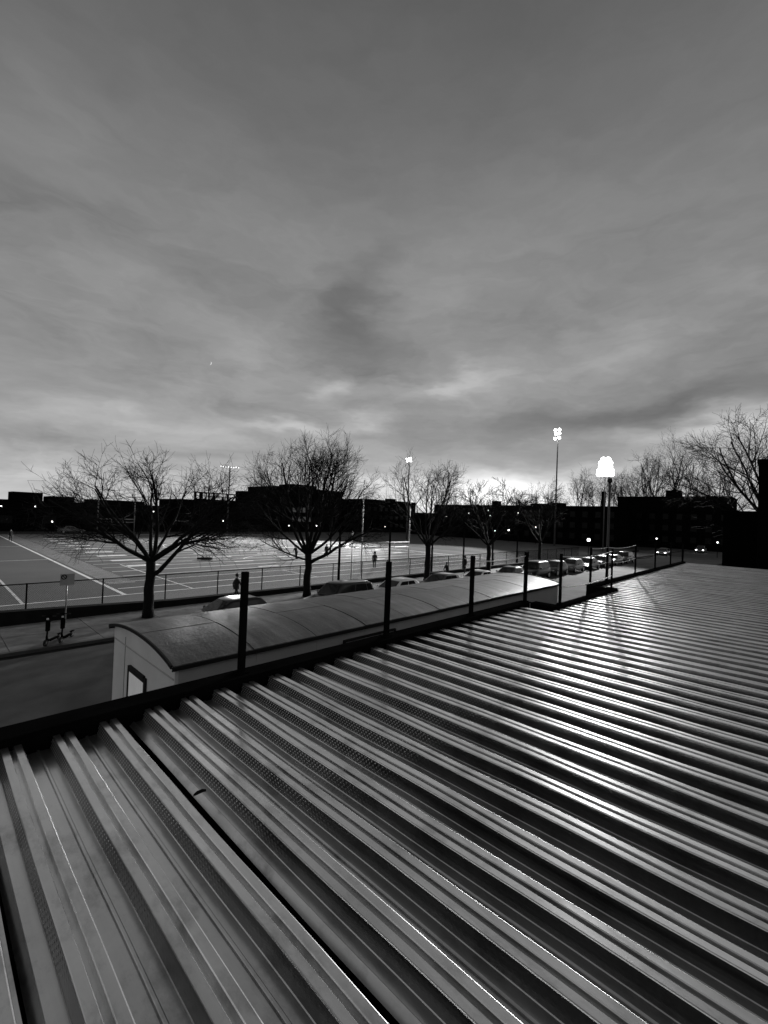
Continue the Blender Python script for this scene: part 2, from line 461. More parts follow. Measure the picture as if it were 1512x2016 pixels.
# black edge beam round the deck, stepping in at the notch
def beam(x0, x1, y0, y1, z1=ZB + .115):
    box('edge_beam', BLACK, bld, x0, x1, y0, y1, 3.62, z1, bevel=.006)
beam(XS, 7.72, 3.53, 3.68)
beam(7.72, 7.95, 3.02, 3.525)
beam(7.955, 11.05, 3.02, 3.16)
beam(11.055, 11.25, 3.02, 3.525)
beam(11.06, XE, 3.53, 3.66)
# flat flange lying on the beam
box('beam_flange', BLACK, bld, XS, 7.72, 3.50, 3.70, ZB + .117, ZB + .128)
box('beam_flange', BLACK, bld, 11.06, XE, 3.50, 3.68, ZB + .117, ZB + .128)

# ------------------------------------------------------------------ guard rail
rail = thing('guard_railing', 'black steel posts with thin sagging cables along the roof edge', 'railing', (0, 3.66, ZB + .128))
ZT = 5.06 - (ZB + .128)
def rpost(x, y, w=.027, h=ZT):
    box('base_plate', BLACK, rail, x - w - .03, x + w + .03, y - 3.66 - w - .02, y - 3.66 + w + .02, .001, .014)
    box('post', BLACK, rail, x - w, x + w, y - 3.66 - w, y - 3.66 + w, -.01, h, bevel=.004)
for x in (.06, 2.02, 3.93, 5.83, 7.66): rpost(x, 3.60)
rpost(7.99, 3.09, .022); rpost(11.02, 3.09, .018); rpost(11.15, 3.60, .022); rpost(12.4, 3.60, .02); rpost(15.2, 3.60, .022); rpost(17.8, 3.60, .022); rpost(20.4, 3.60, .022); rpost(22.9, 3.60, .035, .8)
def cable(a, b, z, s=.03, n=9, r=.008, m=WHITE):
    a = Vector((a[0], a[1] - 3.66, z)); b = Vector((b[0], b[1] - 3.66, z)); pts = []
    for i in range(n):
        t = i / (n - 1); p = a.lerp(b, t); p.z -= s * 4 * t * (1 - t); pts.append(p)
    MB().tube(pts, r, 5).build('cable', m, rail, True)
cable((5.83, 3.60), (7.66, 3.60), .84, .05)
for z in (.86, .30):
    cable((7.99, 3.09), (11.02, 3.09), z, .06); 
for z in (.88, .48):
    cable((11.15, 3.62), (12.4, 3.60), z, .02); cable((12.4, 3.60), (15.2, 3.60), z, .05); cable((15.2, 3.60), (17.8, 3.60), z, .05, m=BLACK); cable((17.8, 3.60), (20.4, 3.60), z, .05, m=BLACK)

# sunken landing seen through the notch
ld = thing('stair_landing', 'dark sunken landing with two pale edge strips beside the roof notch', 'landing', (9.6, 3.9, 0))
box('deck', TRIM, ld, -1.45, 1.35, -.70, 1.2, 3.20, 3.30)
box('pale_strip', WHITE, ld, -1.40, -.15, .62, .72, 3.304, 3.35)
box('pale_strip', WHITE, ld, -.95, -.25, -.30, -.20, 3.304, 3.36)
box('glass_panel', GLASS, ld, -.10, .95, -.1, .9, 3.304, 3.34)
for x in (-1.35, 1.25): box('support', BLACK, ld, x - .06, x + .06, .9, 1.02, 0, 3.198)

# ================================================================== barrel-roofed trailer
TX0, TX1, TY0, TY1, TE, TC = 2.4, 15.3, 6.0, 8.65, 3.545, 3.685
tr = thing('site_trailer', 'long pale trailer with dark curved panelled roof beside the metal roof', 'trailer', (TX0, TY0, 0))
TL, TW = TX1 - TX0, TY1 - TY0
def roofz(y):   # barrel arch over the width
    t = (y / TW - .5) * 2
    return TE + (TC - TE) * (1 - abs(t) ** 2.2)
def arch(off=0, n=16, y0=0, y1=TW): return [(y0 + (y1 - y0) * i / n, roofz(y0 + (y1 - y0) * i / n) + off) for i in range(n + 1)]
ends = MB()
for x, fl in ((0.0, 1), (TL - .05, 0)):
    a = arch(-.03)
    poly = [(0, .55)] + [(y, z) for y, z in a] + [(TW, .55)]
    secs = [[(x + dx, y, z) for y, z in poly] for dx in (0, .05)]
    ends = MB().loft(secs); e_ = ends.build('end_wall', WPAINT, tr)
    if x == 0.0:
        # end window: frame and curtains
        wy0, wy1, wz0, wz1 = 1.08, 1.74, 1.75, 2.98
        for b in ((-.03, -.002, wy0 - .07, wy0, wz0, wz1 + .07), (-.03, -.002, wy1, wy1 + .07, wz0, wz1 + .07), (-.035, -.004, wy0, wy1, wz1, wz1 + .09), (-.04, -.002, wy0 - .07, wy1 + .07, wz0 - .08, wz0 - .002)):
            box('window_frame', TRIM, e_, *b)
        n = 40
        cm = MB(); pts = []
        for i in range(n + 1):
            y = wy0 + (wy1 - wy0) * i / n
            pts.append((y, -.018 + .010 * math.sin(i * 1.25) + .006 * math.sin(i * .41)))
        cm.add([(px, y, z) for y, px in pts for z in (wz0, wz1)], [(2 * i, 2 * i + 1, 2 * i + 3, 2 * i + 2) for i in range(n)])
        cm.build('curtain', CURT, e_, True)
        # vertical panel joints
        for y in (2.05,): box('panel_joint', TRIM, e_, -.004, -.001, y - .006, y + .006, .6, 3.45)
        box('cover_strip', WPAINT2, e_, -.008, -.001, .02, 2.6, 3.30, 3.325)
for i in range(11):
    x0 = .05 + (TL - .1) * i / 11; x1 = .05 + (TL - .1) * (i + 1) / 11
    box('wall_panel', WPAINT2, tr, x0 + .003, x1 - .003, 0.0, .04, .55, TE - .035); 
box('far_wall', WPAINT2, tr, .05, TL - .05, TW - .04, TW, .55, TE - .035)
# hatch on the near side wall
sw = box('side_hatch', WPAINT2, tr, 3.02, 4.35, -.03, -.002, 2.75, 3.28)
for b in ((2.98, 4.39, -.05, -.004, 3.282, 3.32), (2.98, 3.018, -.05, -.004, 2.7, 3.28), (4.352, 4.39, -.05, -.004, 2.7, 3.28)): box('hatch_trim', TRIM, sw, *b)
# roof covering in panels, each its own weathered tone
def roofmat(i, v):
    m = mat('weathered_roofing_%d' % i, v, .50, .0, .50, 1.7, .35, 24, spec=.45)
    t = m.node_tree; q = NG(t); b = t.nodes['Principled BSDF']
    geo = q.n('ShaderNodeNewGeometry').outputs['Position']
    n_a = q.noise(q.vm('MULTIPLY', geo, (4.5, .7, 1.0)), 1.0, 6, .65); n_b = q.noise(geo, .9, 6, .65)
    w = q.m('ADD', q.m('MULTIPLY', n_a, .6), q.m('MULTIPLY', n_b, .4))
    q.L(q.ramp(w, [(.34, v * .35), (.5, v), (.66, v * 2.0)]), b.inputs['Base Color'])
    return m
RM = [roofmat(i, v) for i, v in enumerate((.065, .085, .075, .11))]
random.seed(11)
npx = 11
for i in range(npx):
    x0 = -.06 + (TL + .12) * i / npx; x1 = -.06 + (TL + .12) * (i + 1) / npx
    for j, (y0, y1) in enumerate(((-.07, TW * .46), (TW * .46, TW + .07))):
        n = 8; dz = .004 * ((i + j) % 2) + .004
        top = []; bot = []
        for k in range(n + 1):
            y = y0 + (y1 - y0) * k / n
            z = roofz(min(max(y, 0), TW)) + dz - (max(0, -y) + max(0, y - TW)) * .35
            top.append((y, z)); 
        pr = top + [(y, z - .03) for y, z in reversed(top)]
        secs = [[(x, y, z) for y, z in pr] for x in (x0 + .010, x1 - .010)]
        MB().loft(secs).build('roof_panel', random.choice(RM), tr)
# dark trim along eaves and end arch
box('eave_trim', TRIM, tr, -.07, TL + .07, -.088, -.072, TE - .085, TE - .03)
box('eave_trim', TRIM, tr, -.07, TL + .07, TW + .072, TW + .09, TE - .085, TE - .03)
for xx in (-.085, TL + .065):
    a = arch(.02, 20, -.06, TW + .06)
    a = [(y, roofz(min(max(y, 0), TW)) + .018 - (max(0, -y) + max(0, y - TW)) * .35) for y, _ in a]
    pr = a + [(y, z - .05) for y, z in reversed(a)]
    MB().loft([[(xx + dx, y, z) for y, z in pr] for dx in (0, .022)]).build('arch_trim', TRIM, tr)
box('skirt', TRIM, tr, .1, TL - .1, .1, TW - .1, .12, .548)
for x in (8.6, 9.7):
    for y in (.25, TW - .25):
        MB().tube([(x, y - .12, .42), (x, y + .12, .42)], .42, 16).build('wheel', RUBBER, tr)

# ================================================================== low wall, chain-link fence, tall net posts
lw = MB()
n = 30
for a_, b_ in zip(range(n), range(1, n + 1)):
    pass
wx = [-40, 2.5, 10, 20, 60, 110]; wh = [.85, .74, .46, .42, .42, .42]
lw.loft([[(x, 25.45, .05), (x, 25.95, .05), (x, 25.95, h), (x, 25.45, h)] for x, h in zip(wx, wh)])
tag(lw.build('low_wall', DARKC), 'dark low wall between pavement and sports field under the fence', 'wall')
fe = thing('chain_link_fence', 'dark chain-link fence with round posts on the low wall along the field', 'fence', (0, 26.1, 0))
FT = 1.84
link('top_rail', MB().tube([(-20, 0, FT), (75, 0, FT)], .028, 6).mesh('top_rail', BLACK, True), fe)
pm = MB().tube([(0, 0, 0), (0, 0, FT + .03)], .035, 8).mesh('post', BLACK, True)
bay = 3.1; fx0 = .40
wm = MB(); wr = .0035
st = .085
hh = FT - .42
def clipdiag(x0, s):
    # diagonal wire through (x0,0.4) going up with slope s inside the bay
    pts = []
    t0, t1 = 0.0, hh
    a = x0; b_ = x0 + s * hh
    lo, hi = 0, bay
    if s > 0:
        if a < lo: t0 = lo - a
        if b_ > hi: t1 = hi - a
    else:
        if a > hi: t0 = a - hi
        if b_ < lo: t1 = a - lo
    if t1 - t0 < .02: return
    wm.tube([(x0 + s * t0, 0, .42 + t0), (x0 + s * t1, 0, .42 + t1)], wr, 3, False)
x = -hh
while x < bay + hh:
    clipdiag(x, 1); clipdiag(x, -1); x += st
me_mesh = wm.mesh('wire_mesh', BLACK)
for i in range(-6, 24):
    o = link('post', pm, fe); o.location = (fx0 + i * bay, 0, 0)
    o = link('wire_mesh', me_mesh, fe); o.location = (fx0 + i * bay, 0, 0)
npm = MB().tube([(0, 0, 0), (0, 0, 4.6)], [.10, .085], 8).mesh('net_post', BLACK, True)
NP = ('nearest the white pole', 'behind the railing post and white hatchback', 'right of the third street tree', 'beside the two people by the fence', 'fifth from the left', 'sixth from the left')
for x, w in zip((22.6, 28.4, 34.6, 40.2, 46.4, 52.6), NP):
    o = link('net_post', npm); o.location = (x, 26.0, .05)
    tag(o, 'tall dark net post at the fence, ' + w, 'post', 'net posts along the fence')
wp = thing('white_pole', 'slim pale pole with a round glowing ball behind the black estate car', 'lamp post', (25.4, 27.6, 0))
MB().tube([(0, 0, 0), (0, 0, 4.3)], [.055, .045], 8).build('pole', WHITE, wp, True)
MB().tube([(0, 0, 3.0), (-.34, .30, 3.05)], .02, 6).build('bracket', GALV, wp, True)
MB().sphere((-.36, .32, 3.05), .20, 14, 9).build('globe', emit('globe_glow', 2.6), wp, True)  # round glow over the pitch, built as a ball on an added bracket

# ================================================================== goals
def goal(name, label, x0, x1, y, ztop, ztop2, bars, m=WHITE, r=.06):
    t = thing(name, label, 'goal', ((x0 + x1) / 2, y, 0))
    h = (x1 - x0) / 2
    MB().tube([(-h, 0, 0), (-h, 0, ztop)], r, 8).build('upright', m, t, True)
    MB().tube([(h, 0, 0), (h, 0, ztop2)], r, 8).build('upright', m, t, True)
    for z in bars: MB().tube([(-h, 0, z), (h, 0, z)], r, 8).build('crossbar', m, t, True)
    if len(bars) > 1:
        for x in (-h * .27, h * .33): MB().tube([(x, 0, bars[0]), (x, 0, bars[1])], r * .8, 6).build('bar_link', m, t, True)
    return t
goal('goal_posts', 'white combined football goal with tall uprights at the near end line', 30.15, 37.4, 31.35, 9.2, 8.0, (2.44, 2.95))
goal('goal_posts', 'distant white goal with uprights at the far left field end', 24.0, 30.6, 100.6, 8.2, 7.4, (2.5, 3.1), GALV, .11)

# ================================================================== far buildings
def building(name, label, x0, x1, y0, y1, h, m=BRICK, roofbits=(), windows=None, face='S', lit=None):
    t = thing(name, label, 'building', ((x0 + x1) / 2, (y0 + y1) / 2, 0))
    hx, hy = (x1 - x0) / 2, (y1 - y0) / 2
    cx, cy = (x0 + x1) / 2, (y0 + y1) / 2
    box('wall', m, t, -hx, hx, -hy, hy, -.3, h)
    rf = box('roof_parapet', m, t, -hx - .12, hx + .12, -hy - .12, hy + .12, h + .003, h + .35)
    for (a, b, c_, d_, z) in roofbits:
        pz = MB().box(a - cx, b - cx, c_ - cy, d_ - cy, h + .353, z).build('roof_plant', m, t)
    if windows:
        z0s, zs, w, step = windows
        L_ = 2 * (hx if face == 'S' else hy)
        fm = None
        k = 0
        for z in z0s:
            u = -L_ / 2 + 1.2
            while u < L_ / 2 - 1.2:
                if fm is None:
                    if face == 'S': fm = MB().box(-w / 2, w / 2, -.05, -.004, 0, zs)
                    else: fm = MB().box(-.05, -.004, -w / 2, w / 2, 0, zs)
                    fg = fm.mesh('window', FGLASS); fl = fm.mesh('window', WINLIT)
                isl = lit and lit(k, u, z)
                o = link('window', fl if isl else fg, t)
                o.location = (u, -hy, z) if face == 'S' else (-hx, u, z)
                u += step; k += 1
    return t
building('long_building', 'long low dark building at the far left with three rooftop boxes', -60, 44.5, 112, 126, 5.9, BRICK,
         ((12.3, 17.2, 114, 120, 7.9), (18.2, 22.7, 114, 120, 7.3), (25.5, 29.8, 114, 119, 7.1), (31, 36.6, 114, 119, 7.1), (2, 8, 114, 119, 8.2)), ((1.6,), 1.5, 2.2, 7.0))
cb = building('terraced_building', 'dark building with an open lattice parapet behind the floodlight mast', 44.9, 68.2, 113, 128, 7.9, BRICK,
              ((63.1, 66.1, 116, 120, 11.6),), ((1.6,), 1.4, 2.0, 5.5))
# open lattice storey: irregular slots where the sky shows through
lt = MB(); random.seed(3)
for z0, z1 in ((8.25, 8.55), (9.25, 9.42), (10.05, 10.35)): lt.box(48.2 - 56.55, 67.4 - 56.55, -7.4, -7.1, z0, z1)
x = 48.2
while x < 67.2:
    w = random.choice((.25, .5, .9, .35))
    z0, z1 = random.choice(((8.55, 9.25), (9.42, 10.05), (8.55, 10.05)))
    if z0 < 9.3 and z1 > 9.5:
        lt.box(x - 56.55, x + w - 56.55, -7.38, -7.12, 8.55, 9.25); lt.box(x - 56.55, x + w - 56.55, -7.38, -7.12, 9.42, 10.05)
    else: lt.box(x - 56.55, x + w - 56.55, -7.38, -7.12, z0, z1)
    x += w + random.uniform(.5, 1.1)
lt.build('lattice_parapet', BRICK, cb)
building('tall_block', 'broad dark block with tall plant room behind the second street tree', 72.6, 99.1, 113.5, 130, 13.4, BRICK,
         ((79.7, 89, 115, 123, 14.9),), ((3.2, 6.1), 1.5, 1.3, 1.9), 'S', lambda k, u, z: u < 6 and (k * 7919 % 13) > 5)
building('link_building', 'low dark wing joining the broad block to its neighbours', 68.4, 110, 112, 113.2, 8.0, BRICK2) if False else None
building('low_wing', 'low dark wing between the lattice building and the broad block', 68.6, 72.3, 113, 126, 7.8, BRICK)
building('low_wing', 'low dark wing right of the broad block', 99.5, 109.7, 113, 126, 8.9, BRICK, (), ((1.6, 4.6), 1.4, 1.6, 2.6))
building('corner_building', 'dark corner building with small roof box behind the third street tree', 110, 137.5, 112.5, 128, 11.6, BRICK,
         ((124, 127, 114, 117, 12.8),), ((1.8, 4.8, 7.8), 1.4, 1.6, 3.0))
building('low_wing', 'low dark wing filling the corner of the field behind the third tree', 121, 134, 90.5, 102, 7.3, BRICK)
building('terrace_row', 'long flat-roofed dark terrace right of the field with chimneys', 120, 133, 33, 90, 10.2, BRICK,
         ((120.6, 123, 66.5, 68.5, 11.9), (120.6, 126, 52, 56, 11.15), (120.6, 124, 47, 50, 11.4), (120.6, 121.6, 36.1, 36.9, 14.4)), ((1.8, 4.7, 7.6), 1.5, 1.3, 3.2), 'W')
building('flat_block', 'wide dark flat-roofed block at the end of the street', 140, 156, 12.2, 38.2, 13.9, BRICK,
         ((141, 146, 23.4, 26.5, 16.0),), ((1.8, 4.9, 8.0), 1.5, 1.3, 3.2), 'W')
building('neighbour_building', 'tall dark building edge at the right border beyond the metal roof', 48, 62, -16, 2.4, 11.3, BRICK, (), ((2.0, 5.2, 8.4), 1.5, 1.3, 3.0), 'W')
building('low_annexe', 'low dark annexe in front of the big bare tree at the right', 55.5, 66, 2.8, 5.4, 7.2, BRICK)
# ================================================================== lamps
def wall_light(x, y, z, where, face):
    t = thing('wall_light', 'small lit wall lamp ' + where, 'lamp', (x, y, z), 0, 'lit lamps on the dark facades')
    if face == 'S':
        box('bracket', BLACK, t, -.08, .08, .1, .38, .0, .12); MB().sphere((0, 0, 0), .12, 8, 6).build('globe', LAMP_SMALL, t, True)
    else:
        box('bracket', BLACK, t, .1, .38, -.08, .08, .0, .12); MB().sphere((0, 0, 0), .12, 8, 6).build('globe', LAMP_SMALL, t, True)
for x, z, w in ((10.5, 4.9, 'at the far left edge of the long building'), (15.7, 5.05, 'under the leftmost roof box'), (38.0, 4.8, 'behind the trunk of the leftmost street tree'), (44.1, 4.5, 'at the right end of the long building')):
    wall_light(x, 111.6, z, w, 'S')
for y, z, w in ((84.6, 6.6, 'at the left end of the terrace'), (75.9, 7.9, 'high on the terrace, second from its left end'), (69.0, 8.9, 'topmost beside the terrace chimney'), (68.2, 7.3, 'lower one beside the terrace chimney'), (59.2, 8.3, 'right of the terrace chimney')):
    wall_light(119.55, y, z, w, 'W')
def lamp_post(x, y, h, where, m=LAMP_SMALL, r=.15):
    t = thing('lamp_post', 'small lit lamp post ' + where, 'lamp post', (x, y, 0), 0, 'small lit lamp posts round the field')
    MB().tube([(0, 0, 0), (0, 0, h - r)], [.06, .045], 7).build('pole', BLACK, t, True)
    MB().sphere((0, 0, h), r, 10, 7).build('globe', m, t, True)
    box('cap', BLACK, t, -r * .6, r * .6, -r * .6, r * .6, h + r * .95, h + r * 1.15)
for a in ((17.3, 104, 2.3, 'beside the distant white car at left'), (72.6, 106, 2.1, 'left of the second street tree trunk'), (82.5, 106, 2.2, 'right of the second street tree trunk'),
          (110.8, 104, 2.3, 'between second and third street trees'), (52.2, 105, 3.1, 'at the foot of the floodlight mast with lamp bar')):
    lamp_post(*a)
for a in ((112, 58.1, 3.3, 'in front of the terrace centre', LAMP_SMALL, .26), (112, 50.3, 4.5, 'in front of the terrace, right of centre'), (112, 62.2, 2.9, 'in front of the terrace, left of the brightest'),
          (80, 26.3, 3.0, 'left of the grey street pole, by the parked cars', LAMP_SMALL, .28), (110, 22.1, 3.2, 'above the approaching headlights'), (110, 11.5, 3.1, 'by the far end of the road at right')):
    lamp_post(*a)
# near street pole, its small unlit head lost in the glare behind
slp = thing('street_lamp', 'grey unlit street lamp pole just beyond the roof edge, below the dazzling floodlight', 'street lamp', (25.0, 7.25, 0))
MB().tube([(0, 0, 0), (0, 0, 4), (0, 0, 7.85)], [.085, .07, .05], 10).build('pole', mat('grey_lamp_pole', .05, .6, 0, .2, 5), slp, True)
MB().tube([(0, 0, 7.85), (0, 0, 7.93), (0, 0, 8.12)], [.05, .13, .10], 12).build('lamp_head', TRIM, slp)

def flood(x, y, h, label, nx, nz, m, aim, energy, size=.42, gap=.62, cone=50, pr=.22, layout=None):
    t = thing('floodlight_mast', label, 'floodlight', (x, y, 0))
    MB().tube([(0, 0, 0), (0, 0, h * .5), (0, 0, h)], [pr, pr * .8, pr * .55], 10).build('mast', MAST, t, True)
    ax, ay = aim[0] - x, aim[1] - y
    L_ = math.hypot(ax, ay); f = Vector((ax / L_, ay / L_, 0)); s = Vector((-f.y, f.x, 0))
    if layout:      # round cluster of big lamps on a ring frame
        for u, v in layout:
            c0 = s * u + Vector((0, 0, h + v)) + f * .15; dn = (f - Vector((0, 0, .2))).normalized()
            hb = MB().tube([c0 - dn * .2, c0 + dn * .18], [size * .35, size * .5], 12).build('lamp_housing', BLACK, t)
            MB().tube([c0 + dn * .183, c0 + dn * .21], [size * .50, size * .46], 16).build('lamp_lens', m, hb)
        for z in sorted(set(v for u, v in layout)):
            us = [u for u, v in layout if v == z]
            MB().tube([s * min(us) + Vector((0, 0, h + z)), s * (max(us) + .01) + Vector((0, 0, h + z))], .06, 6).build('cross_arm', BLACK, t, True)
        nz = 0
    for j in range(nz):
        z = h - .1 - j * gap
        MB().tube([s * (-(nx * gap) / 2) + Vector((0, 0, z)), s * ((nx * gap) / 2) + Vector((0, 0, z))], .06, 6).build('cross_arm', BLACK, t, True)
        for i in range(nx):
            u = (i - (nx - 1) / 2) * gap
            jr = random.Random(i * 13 + j * 7 + int(x)); c0 = s * (u + jr.uniform(-.12, .12) * gap) + Vector((0, 0, z + jr.uniform(-.16, .16) * gap)) + f * .12
            dn = (f - Vector((0, 0, .55))).normalized()
            hb = MB().tube([c0 - dn * .12, c0 + dn * .18], [size * .35, size * .52], 8).build('lamp_housing', BLACK, t)
            MB().tube([c0 + dn * .183, c0 + dn * .21], [size * .50, size * .46], 10).build('lamp_lens', m, hb)
    if energy:
        sd = bpy.data.lights.new('flood_light', 'SPOT'); sd.energy = energy; sd.spot_size = RAD(cone); sd.spot_blend = .5; sd.shadow_soft_size = .8
        so = bpy.data.objects.new('flood_light', sd); COL.objects.link(so)
        so.location = (x + f.x * .9, y + f.y * .9, h - .4)
        so.rotation_euler = (Vector((aim[0], aim[1], 0)) - so.location).to_track_quat('-Z', 'Y').to_euler()
flood(100.0, 29.95, 18.6, 'dazzling floodlight mast facing the roof, right of the terrace chimney', 0, 0, emit('flood_dazzle', 60.0), (0, 0), 420000, 1.05, .95, 40, .13,
      [(u, v) for v, us in ((1.1, (-.45, .45)), (.35, (-.85, 0, .85)), (-.4, (-.85, 0, .85)), (-1.2, (-1.1, -.4, .4, 1.1)), (-2.0, (-1.2, -.4, .4, 1.2))) for u in us])
flood(109, 44, 29.3, 'tallest floodlight mast with glaring lamp cluster above the terrace', 2, 3, emit('flood_glare', 60.0), (36, 52), 260000, .75, 1.0, 50)
flood(87.2, 74, 21.3, 'lit floodlight mast standing behind the third street tree', 3, 2, emit('flood_bright', 25.0), (22, 58), 220000, .46, .6, 52)
flood(53, 104.2, 16.9, 'floodlight mast with a wide bar of small lamps at the far touchline', 8, 1, emit('flood_small', 2.5), (36, 70), 50000, .28, .6, 60)

# ================================================================== bare trees
def tree(label, base, seed, h, fork, crown_c, crown_r, limbs, tr_r=.24, spread=(25, 60), levels=3, dens=1.0, rmin=.010, droop=0.0, lean=(0, 0), seglen=.55, kids=(5, 6, 4), trop=.10, group='bare street trees', name='bare_tree', wig=.15, low=()):
    rnd = random.Random(seed)
    t = thing(name, label, 'tree', base, 0, group)
    tm, cm = MB(), MB()
    cc = Vector(crown_c); cr = Vector(crown_r)
    def inside(p, k=1.0):
        q = p - cc
        return (q.x / cr.x) ** 2 + (q.y / cr.y) ** 2 + (q.z / cr.z) ** 2 < k
    def grow(p, dr, length, r, lev, tropism):
        n = max(3, int(length / (seglen * (1 if lev == 0 else .75 if lev == 1 else .55))))
        pts = [p.copy()]; dirs = [dr.copy()]
        cur = p.copy(); dd = dr.copy()
        jit = 1 + rnd.uniform(-.12, .12)
        for i in range(n):
            w = Vector((rnd.gauss(0, 1), rnd.gauss(0, 1), rnd.gauss(0, 1))) * (wig * (1 + .25 * lev))
            dd = (dd + w * .55 + Vector((0, 0, tropism))).normalized()
            cur = cur + dd * (length / n)
            pts.append(cur.copy()); dirs.append(dd.copy())
            if not inside(cur, jit) and i > 1: break
        m = len(pts)
        tip = max(rmin * .7, r * (.35 if lev < 2 else .5))
        rads = [max(rmin * .7, r + (tip - r) * (i / (m - 1))) for i in range(m)]
        tgt = tm if lev == 0 else cm
        tgt.tube(pts, rads, 7 if lev == 0 else 5 if lev == 1 else 3, lev == 0)
        if lev >= levels: return
        nk = max(2, int(round(kids[min(lev, len(kids) - 1)] * dens * rnd.uniform(.8, 1.25))))
        for k_ in range(nk):
            f = .22 + .78 * (k_ + rnd.random()) / nk
            i = min(m - 1, max(1, int(f * (m - 1) + .5)))
            d0 = dirs[i]
            ax = d0.orthogonal().normalized()
            ax.rotate(Matrix.Rotation(rnd.uniform(0, 2 * PI), 3, d0))
            nd = d0.copy(); nd.rotate(Matrix.Rotation(RAD(rnd.uniform(22, 58)), 3, ax))
            rl = length * rnd.uniform(.38, .68) * (1.15 - .45 * f)
            grow(pts[i], nd, max(rl, .35), max(rmin, rads[i] * .58), lev + 1, tropism * (.8 if rnd.random() > droop else -1.2))
    # trunk
    tp = [Vector((0, 0, -.1))]; rr = [tr_r * 1.25]
    nseg = 6
    for i in range(1, nseg + 1):
        f = i / nseg
        tp.append(Vector((lean[0] * f + rnd.uniform(-.04, .04), lean[1] * f + rnd.uniform(-.04, .04), fork * f))); rr.append(tr_r * (1.0 - .18 * f) * (1.06 if i == nseg else 1))
    tm.tube(tp, rr, 10)
    top = tp[-1]
    for a, inc, ln, r in limbs:
        dv = Vector((math.cos(RAD(a)) * math.sin(RAD(inc)), math.sin(RAD(a)) * math.sin(RAD(inc)), math.cos(RAD(inc))))
        grow(top - Vector((0, 0, .12)) , dv, ln, r * .85, 0, trop)
    for z, a, inc, ln, r in low:
        dv = Vector((math.cos(RAD(a)) * math.sin(RAD(inc)), math.sin(RAD(a)) * math.sin(RAD(inc)), math.cos(RAD(inc))))
        grow(Vector((lean[0] * z / fork, lean[1] * z / fork, z)), dv, ln, r, 0, trop * .4)
    tm.build('trunk', BARK, t, True); cm.build('crown', BARK, t)
    return t
S = -46.6   # world angle pointing to the right in the picture
LFT = S + 180; AWAY = 43.4
# leftmost: broad, low, drooping on the right
tree('leftmost street tree, broad bare crown with drooping lower twigs', (8.0, 23.6, .1), 4, 9.0, 2.9, (.1, -.1, 4.35), (4.6, 4.6, 2.95),
     [(LFT, 42, 5.6, .13), (LFT + 15, 60, 5.4, .12), (LFT - 60, 30, 5.0, .12), (S + 20, 22, 5.6, .13), (S - 25, 48, 5.6, .13), (AWAY, 50, 5.2, .11), (AWAY + 180, 45, 4.8, .11), (S + 5, 62, 5.6, .12), (LFT - 30, 68, 4.6, .09)],
     .25, droop=.18, kids=(8, 8, 5), levels=3, rmin=.007, trop=.055, low=((2.0, S, 60, 5.2, .12),))
tree('second street tree, dense upright bare crown in front of the broad block', (17.8, 23.6, .1), 9, 10.6, 2.9, (0, 0, 5.7), (3.9, 3.9, 3.55),
     [(LFT, 38, 6.4, .12), (LFT + 20, 26, 7, .13), (LFT - 70, 18, 7.4, .13), (S, 12, 7.6, .14), (S + 25, 25, 7.2, .13), (S - 25, 36, 7.0, .13), (AWAY, 32, 6.6, .11), (AWAY + 180, 34, 6.4, .11), (LFT + 5, 62, 5.0, .10), (S + 10, 50, 6.4, .12)],
     .26, kids=(8, 8, 5), levels=3, rmin=.0075, trop=.10, low=((2.2, S, 54, 5.6, .13), (2.4, LFT, 78, 3.6, .07)))
tree('third street tree, vase-shaped bare crown right of the goal posts', (30.8, 23.6, .1), 21, 10.2, 3.1, (-.9, .95, 6.5), (4.0, 4.0, 3.8),
     [(LFT, 44, 6.2, .12), (LFT + 30, 26, 6.6, .12), (LFT - 60, 30, 6.4, .12), (S, 18, 7, .13), (S + 30, 34, 6.6, .12), (S - 20, 48, 6.0, .12), (AWAY, 30, 6.4, .11), (AWAY + 180, 36, 6, .11)],
     .27, kids=(8, 8, 5), levels=3, rmin=.0075, trop=.07)
tree('fourth street tree, small bare crown over the terrace roofline', (41.3, 23.6, .1), 33, 9.0, 3.0, (0, 0, 6.0), (4.2, 4.2, 3.6),
     [(LFT, 48, 5.6, .11), (LFT + 40, 30, 5.8, .11), (LFT - 60, 30, 5.6, .11), (S, 20, 6, .12), (S + 30, 40, 5.6, .11), (S - 20, 50, 5.0, .11), (AWAY, 30, 5.4, .1)],
     .25, kids=(7, 6, 5), levels=3, rmin=.017, trop=.07)
tree('fifth street tree, bare and slight, beyond the fourth', (54.0, 23.6, .1), 35, 8.6, 3.0, (0, 0, 5.6), (3.6, 3.6, 3.3),
     [(LFT, 40, 5.0, .10), (LFT + 60, 30, 5.2, .1), (S, 25, 5.4, .11), (S + 40, 40, 5.0, .1), (AWAY, 36, 5, .1)], .22, kids=(6, 6, 4), levels=3, rmin=.02)
